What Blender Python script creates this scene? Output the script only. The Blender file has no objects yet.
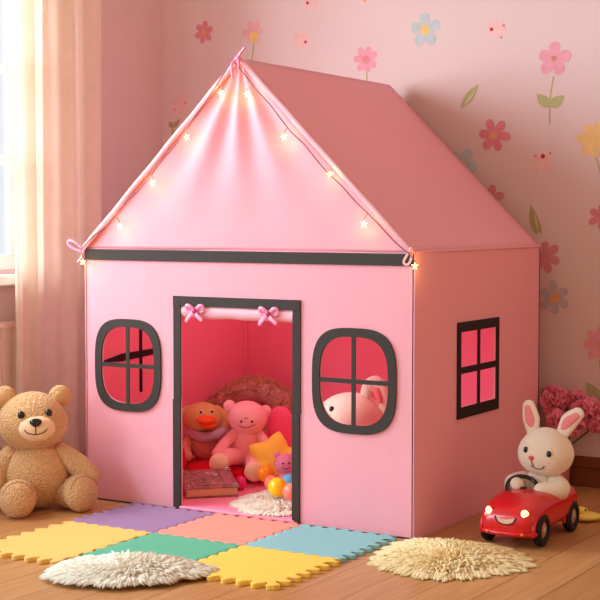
import bpy, bmesh, math, random
from mathutils import Vector, Matrix, noise
random.seed(7)
PI = math.pi
SC = bpy.context.scene
COL = SC.collection

# ------------------------------------------------------------------ helpers
def srgb(r, g, b):
    f = lambda c: (c/255/12.92) if c/255 <= .04045 else ((c/255+.055)/1.055)**2.4
    return (f(r), f(g), f(b), 1.0)

def mat(name, col, rough=.6, spec=.3, bump=None, sheen=0, metal=0, emis=None, var=0, vscale=8, transl=0, col2=None, coat=0):
    """bump = list of (kind, scale, strength, distance)"""
    m = bpy.data.materials.new(name); m.use_nodes = True
    nt = m.node_tree; N = nt.nodes; L = nt.links
    b = N['Principled BSDF']
    b.inputs['Base Color'].default_value = col
    b.inputs['Roughness'].default_value = rough
    b.inputs['Specular IOR Level'].default_value = spec
    b.inputs['Metallic'].default_value = metal
    b.inputs['Coat Weight'].default_value = coat
    if sheen:
        b.inputs['Sheen Weight'].default_value = sheen
        b.inputs['Sheen Roughness'].default_value = .5
        b.inputs['Sheen Tint'].default_value = (*[min(1, c*.5+.5) for c in col[:3]], 1)
    if emis:
        b.inputs['Emission Color'].default_value = emis[0]
        b.inputs['Emission Strength'].default_value = emis[1]
    tc = N.new('ShaderNodeTexCoord')
    if var or col2:
        n = N.new('ShaderNodeTexNoise'); n.inputs['Scale'].default_value = vscale; n.inputs['Detail'].default_value = 5
        L.new(tc.outputs['Object'], n.inputs['Vector'])
        r = N.new('ShaderNodeValToRGB')
        c2 = col2 or tuple([max(0, c*(1-var)) for c in col[:3]])+(1,)
        r.color_ramp.elements[0].position = .35; r.color_ramp.elements[1].position = .65
        r.color_ramp.elements[0].color = c2; r.color_ramp.elements[1].color = col
        L.new(n.outputs['Fac'], r.inputs['Fac']); L.new(r.outputs['Color'], b.inputs['Base Color'])
    prev = None
    for kind, sc, st, dist in (bump or []):
        if kind == 'noise':
            t = N.new('ShaderNodeTexNoise'); t.inputs['Detail'].default_value = 4; out = 'Fac'
        else:
            t = N.new('ShaderNodeTexVoronoi'); out = 'Distance'
        t.inputs['Scale'].default_value = sc
        L.new(tc.outputs['Object'], t.inputs['Vector'])
        bp = N.new('ShaderNodeBump'); bp.inputs['Strength'].default_value = st; bp.inputs['Distance'].default_value = dist
        if kind == 'voro': bp.invert = True
        L.new(t.outputs[out], bp.inputs['Height'])
        if prev: L.new(prev.outputs['Normal'], bp.inputs['Normal'])
        prev = bp
    if prev: L.new(prev.outputs['Normal'], b.inputs['Normal'])
    if transl:
        t = N.new('ShaderNodeBsdfTranslucent'); t.inputs['Color'].default_value = col
        mx = N.new('ShaderNodeMixShader'); mx.inputs['Fac'].default_value = transl
        L.new(b.outputs[0], mx.inputs[1]); L.new(t.outputs[0], mx.inputs[2])
        L.new(mx.outputs[0], N['Material Output'].inputs['Surface'])
    return m

def obj(name, bm, m=None, parent=None, smooth=True, loc=None, rot=None):
    me = bpy.data.meshes.new(name)
    if isinstance(bm, tuple):
        me.from_pydata(bm[0], [], bm[1])
    else:
        bm.to_mesh(me); bm.free()
    if smooth:
        me.polygons.foreach_set('use_smooth', [True]*len(me.polygons))
    me.update()
    o = bpy.data.objects.new(name, me); COL.objects.link(o)
    for x in (m if isinstance(m, list) else [m]):
        if x: me.materials.append(x)
    if parent: o.parent = parent
    if loc: o.location = loc
    if rot: o.rotation_euler = rot
    return o

def tag(o, label, cat, group=None, kind=None):
    if label: o['label'] = label
    if cat: o['category'] = cat
    if group: o['group'] = group
    if kind: o['kind'] = kind
    return o

def thing(name, label, cat, loc=(0, 0, 0), rotz=0, group=None, rot=None):
    o = bpy.data.objects.new(name, None); COL.objects.link(o)
    o.empty_display_size = .05
    o.location = loc; o.rotation_euler = rot or (0, 0, rotz)
    return tag(o, label, cat, group)

def struct(o): o['kind'] = 'structure'; return o

def autosharp(o, deg=35):
    try: o.data.set_sharp_from_angle(angle=math.radians(deg))
    except Exception: pass
    return o

def bx(bm, x0, x1, y0, y1, z0, z1, M=None):
    c = Matrix.Translation(((x0+x1)/2, (y0+y1)/2, (z0+z1)/2)) @ Matrix.Diagonal((abs(x1-x0), abs(y1-y0), abs(z1-z0), 1))
    if M: c = M @ c
    return bmesh.ops.create_cube(bm, size=1, matrix=c)['verts']

def bevelmod(o, w=.004, seg=2):
    b = o.modifiers.new('bevel', 'BEVEL'); b.width = w; b.segments = seg; b.limit_method = 'ANGLE'; b.angle_limit = .7
    return o

def ell(bm, c, r, rot=None, seg=32, rings=20, f=None):
    M = Matrix.Translation(c)
    if rot: 
        from mathutils import Euler
        M = M @ Euler(rot).to_matrix().to_4x4()
    vs = bmesh.ops.create_uvsphere(bm, u_segments=seg, v_segments=rings, radius=1)['verts']
    for v in vs:
        p = v.co.copy()
        if f: p = f(p)
        v.co = M @ Vector((p.x*r[0], p.y*r[1], p.z*r[2]))
    return vs

def nb(): return bmesh.new()

def tube(bm, pts, rad, seg=10, closed=False, round_ends=True, flat=None):
    """sweep along pts; rad number or list. flat=(normal, ratio) squashes cross-section along normal."""
    P = [Vector(p) for p in pts]
    n = len(P)
    Rr = [rad]*n if not hasattr(rad, '__len__') else list(rad)
    if not closed and round_ends:
        a = (P[0]-P[1]).normalized(); b = (P[-1]-P[-2]).normalized()
        pre = [(P[0]+a*Rr[0]*math.sin(t), Rr[0]*math.cos(t)) for t in (1.45, 1.1, .75, .4)]
        post = [(P[-1]+b*Rr[-1]*math.sin(t), Rr[-1]*math.cos(t)) for t in (.4, .75, 1.1, 1.45)]
        P = [p for p, _ in pre]+P+[p for p, _ in post]
        Rr = [r for _, r in pre]+Rr+[r for _, r in post]
        n = len(P)
    T = []
    for i in range(n):
        if closed: t = P[(i+1) % n]-P[i-1]
        else: t = P[min(i+1, n-1)]-P[max(i-1, 0)]
        T.append(t.normalized())
    u = T[0].orthogonal().normalized() if not flat else (Vector(flat[0])-T[0]*T[0].dot(Vector(flat[0]))).normalized()
    rings = []
    for i in range(n):
        if flat: 
            u = Vector(flat[0])
        u = u-T[i]*u.dot(T[i]); u.normalize()
        w = T[i].cross(u)
        k = flat[1] if flat else 1
        rings.append([bm.verts.new(P[i]+(u*k*math.cos(2*PI*j/seg)+w*math.sin(2*PI*j/seg))*Rr[i]) for j in range(seg)])
    m = n if closed else n-1
    for i in range(m):
        A, B = rings[i], rings[(i+1) % n]
        for j in range(seg):
            bm.faces.new((A[j], A[(j+1) % seg], B[(j+1) % seg], B[j]))
    if not closed:
        bm.faces.new(rings[0][::-1]); bm.faces.new(rings[-1])
    return rings

def spline(pts, k=6, closed=False):
    P = [Vector(p) for p in pts]; n = len(P); out = []
    rng = range(n) if closed else range(n-1)
    for i in rng:
        if closed: a, b, c, d = P[i-1], P[i], P[(i+1) % n], P[(i+2) % n]
        else: a, b, c, d = P[max(i-1, 0)], P[i], P[i+1], P[min(i+2, n-1)]
        for j in range(k):
            t = j/k
            out.append(.5*((2*b)+(c-a)*t+(2*a-5*b+4*c-d)*t*t+(3*b-a-3*c+d)*t**3))
    if not closed: out.append(P[-1])
    return out

def lerp_list(vals, k):
    out = []
    for i in range(len(vals)-1):
        for j in range(k): out.append(vals[i]+(vals[i+1]-vals[i])*j/k)
    out.append(vals[-1]); return out

def limb(bm, pts, rads, k=5, seg=18, flat=None):
    return tube(bm, spline(pts, k), lerp_list(rads, k), seg, flat=flat)

def torus(bm, c, R, r, M=None, seg=40, s2=12, a0=0, a1=2*PI, ry=None):
    M = M or Matrix(); closed = abs(a1-a0-2*PI) < 1e-6
    n = seg if closed else seg+1
    pts = []
    for i in range(n):
        a = a0+(a1-a0)*i/seg
        pts.append(M @ (Vector((math.cos(a)*R, math.sin(a)*(ry or R), 0)))+Vector(c))
    return tube(bm, pts, r, s2, closed)

def prism(bm, outline, d0, d1, mapf):
    """outline: list of 2D points; mapf(a,b,d)->xyz"""
    A = [bm.verts.new(mapf(a, b, d0)) for a, b in outline]
    B = [bm.verts.new(mapf(a, b, d1)) for a, b in outline]
    n = len(A)
    bm.faces.new(A[::-1]); bm.faces.new(B)
    for i in range(n): bm.faces.new((A[i], A[(i+1) % n], B[(i+1) % n], B[i]))
    bmesh.ops.recalc_face_normals(bm, faces=bm.faces[:])

def fill2d(bm, loops, mapf, outward):
    """flat sheet with holes"""
    edges = []
    for lp in loops:
        vs = [bm.verts.new((a, b, 0)) for a, b in lp]
        for i in range(len(vs)): edges.append(bm.edges.new((vs[i], vs[(i+1) % len(vs)])))
    bmesh.ops.triangle_fill(bm, use_beauty=True, use_dissolve=False, edges=edges, normal=(0, 0, 1))
    for v in bm.verts: v.co = Vector(mapf(v.co.x, v.co.y))
    bm.normal_update()
    o = Vector(outward)
    for f in bm.faces:
        if f.normal.dot(o) < 0: f.normal_flip()

def superell(cx, cy, a, b, n=3.2, k=48):
    out = []
    for i in range(k):
        t = 2*PI*i/k; c, s = math.cos(t), math.sin(t)
        out.append((cx+a*math.copysign(abs(c)**(2/n), c), cy+b*math.copysign(abs(s)**(2/n), s)))
    return out

def tapestrip(bm, outer, inner, d0, d1, mapf):
    n = len(outer); V = []
    for d in (d0, d1):
        V.append(([bm.verts.new(mapf(a, b, d)) for a, b in outer], [bm.verts.new(mapf(a, b, d)) for a, b in inner]))
    for i in range(n):
        j = (i+1) % n
        (O0, I0), (O1, I1) = V
        bm.faces.new((O0[i], O0[j], I0[j], I0[i])); bm.faces.new((O1[i], I1[i], I1[j], O1[j]))
        bm.faces.new((O0[i], O1[i], O1[j], O0[j])); bm.faces.new((I0[i], I0[j], I1[j], I1[i]))
    bmesh.ops.recalc_face_normals(bm, faces=bm.faces[:])

def strands(items, seg=3, curl=.0, sides=3):
    """items: (root, direction, length, width, bend vector) -> pydata of tapered fur locks"""
    V, Fc = [], []
    for root, d, ln, wd, bend in items:
        d = Vector(d).normalized(); p = Vector(root); u = d.orthogonal().normalized(); w = d.cross(u)
        base = len(V)
        for s in range(seg):
            t = s/seg
            c = p+d*ln*t+Vector(bend)*t*t
            r = wd*(1-.65*t)
            for j in range(sides):
                a = 2*PI*j/sides
                V.append(c+(u*math.cos(a)+w*math.sin(a))*r)
        V.append(p+d*ln+Vector(bend))
        for s in range(seg-1):
            for j in range(sides):
                a = base+s*sides+j; b = base+s*sides+(j+1) % sides
                Fc.append((a, b, b+sides, a+sides))
        for j in range(sides):
            Fc.append((base+(seg-1)*sides+j, base+(seg-1)*sides+(j+1) % sides, len(V)-1))
    return ([tuple(v) for v in V], Fc)

def loopfill(bm, grid):
    for i in range(len(grid)-1):
        for j in range(len(grid[0])-1):
            bm.faces.new((grid[i][j], grid[i][j+1], grid[i+1][j+1], grid[i+1][j]))

# ------------------------------------------------------------------ materials
FABW = [('noise', 5, .35, .02), ('noise', 700, .12, .001)]
M = {}
M['tent'] = mat('pink_canvas', srgb(244, 173, 187), .62, .25, FABW, sheen=.15, transl=.14)
M['tent_bounce'] = mat('pink_canvas_bounce', srgb(246, 136, 162), .7, .2, FABW, transl=.12)  # inner canvas faces, deeper pink to paint in light bounced between the walls
M['hem'] = mat('pale_pink_hem', srgb(244, 182, 196), .6, .25, [('noise', 30, .25, .003)])
M['tape'] = mat('charcoal_tape', srgb(60, 54, 51), .7, .2, [('noise', 600, .3, .001), ('noise', 25, .2, .002)])
M['blacktape'] = mat('black_tape', srgb(40, 30, 30), .6, .2)
M['pad'] = mat('pink_floor_pad', srgb(246, 150, 178), .6, .2, FABW)
M['ribbon'] = mat('pink_satin_ribbon', srgb(240, 150, 185), .35, .4)
M['ribbon_dark'] = mat('magenta_ribbon', srgb(196, 60, 110), .4, .4)
M['wire'] = mat('mauve_wire', srgb(150, 92, 108), .5, .3)
M['bulb'] = mat('warm_star_bulb', srgb(255, 225, 150), .3, .3, emis=((1, .76, .28, 1), 3.0))
M['brass'] = mat('brass_cap', srgb(190, 140, 70), .35, .5, metal=.8)
M['wall'] = mat('pale_pink_wall_paint', srgb(222, 197, 197), .8, .2, [('noise', 60, .08, .002)], var=.03, vscale=1.5)
M['white'] = mat('white_gloss_paint', srgb(238, 236, 234), .4, .4)
M['radiator'] = mat('white_radiator_enamel', srgb(232, 215, 208), .4, .4)
M['curtain'] = mat('cream_linen', srgb(252, 245, 234), .8, .1, [('noise', 300, .3, .002), ('noise', 40, .15, .003)], var=.06, vscale=30, transl=.5)
M['teddy'] = mat('tan_plush', srgb(224, 178, 128), .95, .05, [('voro', 140, .65, .008), ('noise', 300, .4, .003)], sheen=.35, var=.2, vscale=140)
M['teddy_pad'] = mat('tan_foot_plush', srgb(214, 165, 112), .95, .05, [('voro', 200, .4, .004), ('noise', 350, .4, .003)], sheen=.3, var=.12, vscale=160)
M['muzzle'] = mat('cream_muzzle_plush', srgb(238, 206, 168), .95, .05, [('voro', 220, .35, .003), ('noise', 400, .3, .002)], sheen=.3)
M['black'] = mat('glossy_black_plastic', srgb(14, 11, 11), .12, .6)
M['thread'] = mat('dark_stitching', srgb(60, 34, 26), .7, .1)
M['seam'] = mat('brown_seam', srgb(150, 98, 58), .9, .05)
M['bunny'] = mat('cream_white_plush', srgb(240, 222, 202), .95, .05, [('voro', 240, .3, .003), ('noise', 500, .3, .002)], sheen=.35, var=.06, vscale=160)
M['earpink'] = mat('pink_ear_plush', srgb(236, 140, 142), .9, .05, [('noise', 300, .3, .002)])
M['nosepink'] = mat('pink_nose', srgb(226, 78, 96), .5, .3)
M['red'] = mat('red_gloss_plastic', srgb(208, 10, 20), .25, .5, coat=.3)
M['tyre'] = mat('black_rubber', srgb(24, 22, 22), .6, .3)
M['hub'] = mat('grey_tan_hub', srgb(176, 128, 92), .4, .4)
M['lamp'] = mat('lit_headlight', srgb(255, 245, 190), .3, .4, emis=((1, .80, .30, 1), 1.6))
M['smile'] = mat('cream_smile', srgb(222, 188, 160), .5, .3)
M['darkred'] = mat('dark_red_plastic', srgb(110, 14, 14), .5, .3)
M['amber'] = mat('amber_lens', srgb(244, 130, 60), .3, .4)
M['fur_white'] = mat('white_fur', srgb(255, 251, 240), .9, .1, var=.03, vscale=60, transl=.4)
M['fur_cream'] = mat('cream_fur', srgb(255, 240, 196), .9, .1, var=.05, vscale=50, transl=.4)
M['fur_brown'] = mat('brown_fur', srgb(228, 184, 138), .95, .05, var=.35, vscale=40)
M['lilacplush'] = mat('dusty_lilac_plush', srgb(204, 160, 160), .95, .05, [('noise', 120, .5, .005)], col2=srgb(176, 112, 84), vscale=20)
M['pinkplush'] = mat('pink_plush', srgb(250, 186, 190), .95, .05, [('voro', 260, .3, .003)], sheen=.3)
M['soleplush'] = mat('cream_sole_plush', srgb(248, 224, 190), .95, .05, [('voro', 260, .3, .003)], sheen=.3)
M['duck'] = mat('orange_brown_plush', srgb(216, 182, 116), .95, .05, [('voro', 220, .35, .003)], sheen=.25)
M['beak'] = mat('orange_felt', srgb(244, 110, 52), .8, .1, [('noise', 300, .3, .002)])
M['scarf'] = mat('lilac_knit', srgb(190, 172, 186), .95, .05, [('noise', 160, .5, .004)])
M['duckbody'] = mat('peach_plush', srgb(216, 158, 136), .95, .05, [('noise', 160, .4, .004)])
M['redplush'] = mat('red_plush', srgb(222, 24, 50), .95, .05, [('noise', 150, .6, .006)], sheen=.2)
M['hotplush'] = mat('hot_pink_plush', srgb(250, 112, 150), .95, .05, [('noise', 160, .5, .005)], sheen=.2)
M['yellowplush'] = mat('yellow_plush', srgb(255, 230, 92), .9, .05, [('noise', 200, .3, .003)], sheen=.2)
M['yellowball'] = mat('yellow_plastic', srgb(255, 206, 10), .25, .5)
M['orangeball'] = mat('orange_plastic', srgb(255, 160, 24), .25, .5)
M['coralball'] = mat('coral_plastic', srgb(255, 140, 120), .3, .5)
M['blueball'] = mat('sky_blue_plastic', srgb(92, 192, 232), .35, .4)
M['magenta'] = mat('magenta_plastic', srgb(232, 40, 130), .25, .5)
M['mauveplush'] = mat('mauve_pink_plush', srgb(226, 140, 170), .95, .05, [('noise', 200, .5, .003)])
M['pages'] = mat('book_pages', srgb(222, 180, 140), .8, .1, [('noise', 400, .2, .001)])
M['cover'] = mat('dark_mauve_cover', srgb(176, 130, 118), .4, .4, col2=srgb(112, 80, 70), vscale=30)
M['silver'] = mat('silver_corner', srgb(190, 180, 178), .3, .5, metal=.8)
M['bloom'] = mat('deep_pink_petal', srgb(246, 142, 168), .85, .1, var=.25, vscale=25)
M['stem'] = mat('dark_green_stem', srgb(92, 104, 60), .8, .1)
M['vase'] = mat('dusty_pink_ceramic', srgb(190, 110, 116), .4, .4)
M['duckyellow'] = mat('soft_yellow_rubber', srgb(236, 208, 92), .5, .3)

def picture_mat():
    m = mat('mottled_picture', srgb(90, 60, 70), .3, .4)
    nt = m.node_tree; N = nt.nodes; L = nt.links
    tc = N.new('ShaderNodeTexCoord'); n = N.new('ShaderNodeTexNoise'); n.inputs['Scale'].default_value = 28; n.inputs['Detail'].default_value = 6; n.inputs['Distortion'].default_value = 1.5
    r = N.new('ShaderNodeValToRGB'); e = r.color_ramp.elements
    e[0].position = .3; e[0].color = srgb(70, 56, 50); e[1].position = .72; e[1].color = srgb(236, 206, 200)
    for p, c in ((.42, (120, 122, 84)), (.5, (172, 96, 128)), (.6, (160, 130, 124))):
        x = e.new(p); x.color = srgb(*c)
    L.new(tc.outputs['Object'], n.inputs['Vector']); L.new(n.outputs['Fac'], r.inputs['Fac'])
    L.new(r.outputs['Color'], N['Principled BSDF'].inputs['Base Color'])
    return m
M['picture'] = picture_mat()

def floor_mat():
    m = mat('oak_plank_floor', srgb(200, 140, 84), .34, .4)
    nt = m.node_tree; N = nt.nodes; L = nt.links; b = N['Principled BSDF']
    tc = N.new('ShaderNodeTexCoord'); mp = N.new('ShaderNodeMapping'); mp.inputs['Rotation'].default_value = (0, 0, PI/2)
    L.new(tc.outputs['Object'], mp.inputs['Vector'])
    br = N.new('ShaderNodeTexBrick'); br.inputs['Scale'].default_value = 1
    br.inputs['Brick Width'].default_value = 1.3; br.inputs['Row Height'].default_value = .135; br.inputs['Mortar Size'].default_value = .0014
    br.inputs['Mortar Smooth'].default_value = .4; br.offset = .37
    br.inputs['Color1'].default_value = srgb(206, 150, 95); br.inputs['Color2'].default_value = srgb(188, 132, 80); br.inputs['Mortar'].default_value = srgb(112, 66, 34)
    L.new(mp.outputs['Vector'], br.inputs['Vector'])
    m2 = N.new('ShaderNodeMapping'); m2.inputs['Scale'].default_value = (14, .9, 1); L.new(tc.outputs['Object'], m2.inputs['Vector'])
    n = N.new('ShaderNodeTexNoise'); n.inputs['Scale'].default_value = 5; n.inputs['Detail'].default_value = 7; n.inputs['Distortion'].default_value = .6
    L.new(m2.outputs['Vector'], n.inputs['Vector'])
    r = N.new('ShaderNodeValToRGB'); r.color_ramp.elements[0].position = .3; r.color_ramp.elements[0].color = (.66, .62, .58, 1); r.color_ramp.elements[1].position = .7; r.color_ramp.elements[1].color = (1, 1, 1, 1)
    L.new(n.outputs['Fac'], r.inputs['Fac'])
    mx = N.new('ShaderNodeMix'); mx.data_type = 'RGBA'; mx.blend_type = 'MULTIPLY'; mx.inputs[0].default_value = .75
    L.new(br.outputs['Color'], mx.inputs[6]); L.new(r.outputs['Color'], mx.inputs[7]); L.new(mx.outputs[2], b.inputs['Base Color'])
    bp = N.new('ShaderNodeBump'); bp.inputs['Strength'].default_value = .25; bp.inputs['Distance'].default_value = .002; bp.invert = True
    L.new(br.outputs['Fac'], bp.inputs['Height']); L.new(bp.outputs['Normal'], b.inputs['Normal'])
    return m
M['floor'] = floor_mat()

def skirting_mat():
    m = mat('oak_skirting', srgb(126, 70, 38), .45, .3)
    nt = m.node_tree; N = nt.nodes; L = nt.links
    tc = N.new('ShaderNodeTexCoord'); mp = N.new('ShaderNodeMapping'); mp.inputs['Scale'].default_value = (2, 2, 40)
    n = N.new('ShaderNodeTexNoise'); n.inputs['Scale'].default_value = 4; n.inputs['Detail'].default_value = 5
    r = N.new('ShaderNodeValToRGB'); r.color_ramp.elements[0].color = srgb(104, 54, 26); r.color_ramp.elements[1].color = srgb(134, 76, 42)
    L.new(tc.outputs['Object'], mp.inputs['Vector']); L.new(mp.outputs['Vector'], n.inputs['Vector']); L.new(n.outputs['Fac'], r.inputs['Fac'])
    L.new(r.outputs['Color'], N['Principled BSDF'].inputs['Base Color'])
    return m
M['skirting'] = skirting_mat()

def glass_mat():
    m = bpy.data.materials.new('window_glass'); m.use_nodes = True
    nt = m.node_tree; N = nt.nodes; L = nt.links; N.remove(N['Principled BSDF'])
    t = N.new('ShaderNodeBsdfTransparent'); g = N.new('ShaderNodeBsdfGlossy'); g.inputs['Roughness'].default_value = .03
    mx = N.new('ShaderNodeMixShader'); mx.inputs['Fac'].default_value = .06
    L.new(t.outputs[0], mx.inputs[1]); L.new(g.outputs[0], mx.inputs[2]); L.new(mx.outputs[0], N['Material Output'].inputs['Surface'])
    return m
M['glass'] = glass_mat()

# ------------------------------------------------------------------ room
XL, YB = -.466, 1.05
b = nb(); bx(b, XL-.08, 4.2, -4.6, YB+.08, -.05, 0)
struct(obj('floor', b, M['floor'], smooth=False))
b = nb(); bx(b, XL-.08, 3.2, YB, YB+.08, 0, 2.6)
struct(obj('wall_back', b, M['wall'], smooth=False))
b = nb()
WY0, WY1, WZ0, WZ1 = -1.2, .24, .735, 2.1
bx(b, XL-.08, XL, -1.5, YB, 0, WZ0); bx(b, XL-.08, XL, -1.5, YB, WZ1, 2.6)
bx(b, XL-.08, XL, -1.5, WY0, WZ0, WZ1); bx(b, XL-.08, XL, WY1, YB, WZ0, WZ1)
struct(obj('wall_left', b, M['wall'], smooth=False))
b = nb(); bx(b, XL, 3.2, YB-.014, YB, 0, .062); bx(b, XL, 3.2, YB-.010, YB, .062, .066); bx(b, XL, 3.2, YB-.014, YB, .066, .104)
struct(bevelmod(obj('baseboard_back', b, M['skirting'], smooth=False), .003))
b = nb(); bx(b, XL, XL+.014, -1.5, YB-.014, 0, .062); bx(b, XL, XL+.010, -1.5, YB-.014, .062, .066); bx(b, XL, XL+.014, -1.5, YB-.014, .066, .104)
struct(bevelmod(obj('baseboard_left', b, M['skirting'], smooth=False), .003))
# window in the left wall
b = nb()
fx0, fx1 = XL-.032, XL-.012
bx(b, fx0, fx1, WY0, WY1, WZ0, .79); bx(b, fx0, fx1, WY0, WY1, 2.04, WZ1)
bx(b, fx0, fx1, .166, WY1, .79, 2.04); bx(b, fx0, fx1, WY0, WY0+.06, .79, 2.04)
win = struct(bevelmod(obj('window_1', b, M['white'], smooth=False), .004))
b = nb()
for z in (1.12, 1.44, 1.75): bx(b, fx0+.004, fx1-.004, WY0+.06, .166, z-.017, z+.017)
for y in (-.22, -.68): bx(b, fx0+.004, fx1-.005, y-.017, y+.017, .79, 2.04)
obj('glazing_bars', b, M['white'], win, smooth=False)
b = nb(); bx(b, fx0+.006, fx0+.010, WY0+.06, .166, .79, 2.04); obj('glass', b, M['glass'], win, smooth=False)
b = nb(); bx(b, XL-.012, XL+.055, WY0-.06, .33, .685, .722)
struct(bevelmod(obj('trim_1', b, M['white'], smooth=False), .006))

# radiator under the window
rad = thing('radiator', 'white panel radiator below the window sill behind the curtain', 'radiator', (XL+.034, -.3, .1))
b = nb()
n = 22; Y0, Y1 = -.8, .46
for i in range(n):
    y = Y0+(Y1-Y0)*(i+.5)/n; h = (Y1-Y0)/n/2
    bx(b, -.012, .020, y-h*.72, y+h*.72, .012, .445)
bx(b, -.016, .012, Y0, Y1, 0, .455)
bevelmod(obj('front_panel', b, M['radiator'], rad, smooth=False), .006)
b = nb(); bx(b, -.02, .024, Y0-.004, Y1+.004, .440, .458); obj('top_grille', b, M['radiator'], rad, smooth=False)
for y in (-.72, .38):
    b = nb(); bx(b, -.0335, -.014, y-.02, y+.02, .08, .40); obj('wall_bracket', b, M['radiator'], rad, smooth=False)

# curtain
cur = thing('curtain', 'long cream linen curtain hanging in soft folds beside the window', 'curtain', (-.372, .295, .015))
b = nb(); G = []
nz, ny = 40, 150
for i in range(nz+1):
    t = i/nz; row = []
    for j in range(ny+1):
        s = j/ny
        y = -.235+.475*s
        ph = 2*PI*(3.6*s+.35*math.sin(5*s)+.05*math.sin(3*t+4*s))
        amp = .026*(.75+.35*math.sin(9*s+1))*(1.0-.25*t)
        y += .006*math.sin(ph*2+1)+(.012*math.sin(2.2*t)*(s-.5))
        x = amp*math.sin(ph)+.006*math.sin(2.7*ph+2*t)
        row.append(b.verts.new((x, y, 2.17*t)))
    G.append(row)
loopfill(b, G)
o = obj('curtain_panel', b, M['curtain'], cur); sm = o.modifiers.new('thick', 'SOLIDIFY'); sm.thickness = .0015
b = nb(); tube(b, [(0, -1.6, 2.15), (0, .34, 2.15)], .012, 12); obj('curtain_rod', b, M['brass'], cur)
for y in (-1.5, .3):
    b = nb(); bx(b, -.07, 0, y-.008, y+.008, 2.14, 2.16); obj('rod_bracket', b, M['brass'], cur, smooth=False)

# ------------------------------------------------------------------ wall stickers
def sm_(name, c): 
    if name not in M: M[name] = mat(name, srgb(*c), .85, .1, var=.10, vscale=35)
    return M[name]
COLS = dict(rose=(214, 118, 132), palepink=(234, 172, 180), pink=(234, 150, 172), deep=(216, 112, 136), blue=(172, 202, 212), greyblue=(178, 176, 188),
            yellow=(240, 200, 112), ochre=(224, 150, 110), orange=(230, 160, 80), green=(160, 172, 104), olive=(158, 150, 88), faint=(236, 192, 194), dot=(190, 50, 64), brown=(192, 110, 90), sun=(242, 202, 96), leafpale=(206, 206, 160))
def SM(k): return sm_('sticker_'+k, [c*.68+w_*.32 for c, w_ in zip(COLS[k], (230, 193, 189))] if k != 'dot' else COLS[k])
SG = 'flower stickers scattered on the pink back wall'
def wmap(a, bb, d): return (a, -d, bb)
def petal_outline(ang, r0, r1, w, k=18):
    out = []
    for i in range(k):
        t = 2*PI*i/k
        u = (1-math.cos(t))/2
        rr = r0+(r1-r0)*u
        s = math.sin(t)*w*(.55+.45*u)
        out.append((rr*math.cos(ang)-s*math.sin(ang), rr*math.sin(ang)+s*math.cos(ang)))
    return out
def disc(r, cx=0, cz=0, k=20, sq=1): return [(cx+r*math.cos(2*PI*i/k), cz+r*sq*math.sin(2*PI*i/k)) for i in range(k)]
def leaf_outline(x, z, ang, ln, w, k=9):
    pts = []
    for i in range(k+1): 
        t = i/k; pts.append((ln*t, w*math.sin(PI*t**.85)))
    for i in range(k-1, 0, -1):
        t = i/k; pts.append((ln*t, -w*math.sin(PI*t**.85)))
    c, s = math.cos(ang), math.sin(ang)
    return [(x+a*c-q*s, z+a*s+q*c) for a, q in pts]
def flower(label, x, z, r, n, pc, cc, a0=90, cr=.27, stem=None, leaves=(), coff=(0, 0)):
    t = thing('flower_sticker', label, 'wall sticker', (x, YB, z), 0, SG)
    if stem:
        b = nb(); pts = [(q[0], q[1]) for q in stem]
        w = .0028
        sp = [Vector((p[0], p[1], 0)) for p in pts]; sp = spline(sp, 6)
        L_, R_ = [], []
        for i, p in enumerate(sp):
            d = (sp[min(i+1, len(sp)-1)]-sp[max(i-1, 0)]).normalized(); nrm = Vector((-d.y, d.x, 0))
            L_.append(((p+nrm*w).x, (p+nrm*w).y)); R_.append(((p-nrm*w).x, (p-nrm*w).y))
        prism(b, L_+R_[::-1], 0, .0006, wmap); obj('stem', b, SM('green'), t, smooth=False)
    for lf in leaves:
        b = nb(); prism(b, leaf_outline(*lf), 0, .0008, wmap); obj('leaf', b, SM('green'), t, smooth=False)
    for i in range(n):
        b = nb(); a = math.radians(a0+360*i/n)+random.uniform(-.07, .07); k = random.uniform(.92, 1.06)
        prism(b, petal_outline(a, r*.08, r*k, r*(.42 if n <= 5 else .33)), 0, .0010+.00002*i, wmap); obj('petal', b, SM(pc), t, smooth=False)
    if cr:
        b = nb(); prism(b, disc(r*cr, *coff), 0, .0016, wmap); obj('flower_centre', b, SM(cc), t, smooth=False)
    return t
flower('dusty rose six-petalled flower without a stem, leftmost on the back wall', -.2612, 1.647, .047, 6, 'rose', 'ochre', 80)
flower('pale pink flower with a big yellow centre just above the tent peak', -.031, 1.633, .048, 6, 'palepink', 'sun', 60, .42, [(0.004, -.03), (0.0, -.075), (-.008, -.118)], coff=(.004, -.02))
flower('pink flower on a thin stem just above the tent ridge', .4647, 1.500, .052, 7, 'pink', 'rose', 75, .30, [(0, -.02), (.004, -.06), (.002, -.10)])
flower('pale blue five-petalled flower with yellow centre near the top of the wall', .7057, 1.592, .061, 5, 'blue', 'sun', 92, .30)
flower('tall pink flower with a stem and two green leaves, upper right of wall', 1.1976, 1.463, .061, 5, 'pink', 'brown', 85, .16, [(0, -.06), (-.012, -.13), (-.014, -.225)], [(-.014, -.165, math.radians(135), .068, .019), (-.014, -.165, math.radians(35), .066, .019)])
flower('deep rose six-petalled flower above the right roof slope', .9772, 1.209, .060, 6, 'deep', 'ochre', 110, .26)
flower('blue flower half hidden behind the right roof slope', .856, 1.108, .060, 5, 'blue', 'sun', 65, .25)
flower('rose flower mostly hidden behind the lower roof slope', .962, .985, .056, 6, 'rose', 'ochre', 75, .25)
flower('yellow flower with green stem by the right edge', 1.3437, 1.181, .062, 7, 'yellow', 'sun', 70, .2, [(.004, -.05), (.022, -.10), (.034, -.165), (.03, -.25)])
flower('small rose flower peeking out from behind the tent eave', 1.176, .784, .056, 6, 'rose', 'deep', 100, .25)
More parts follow.
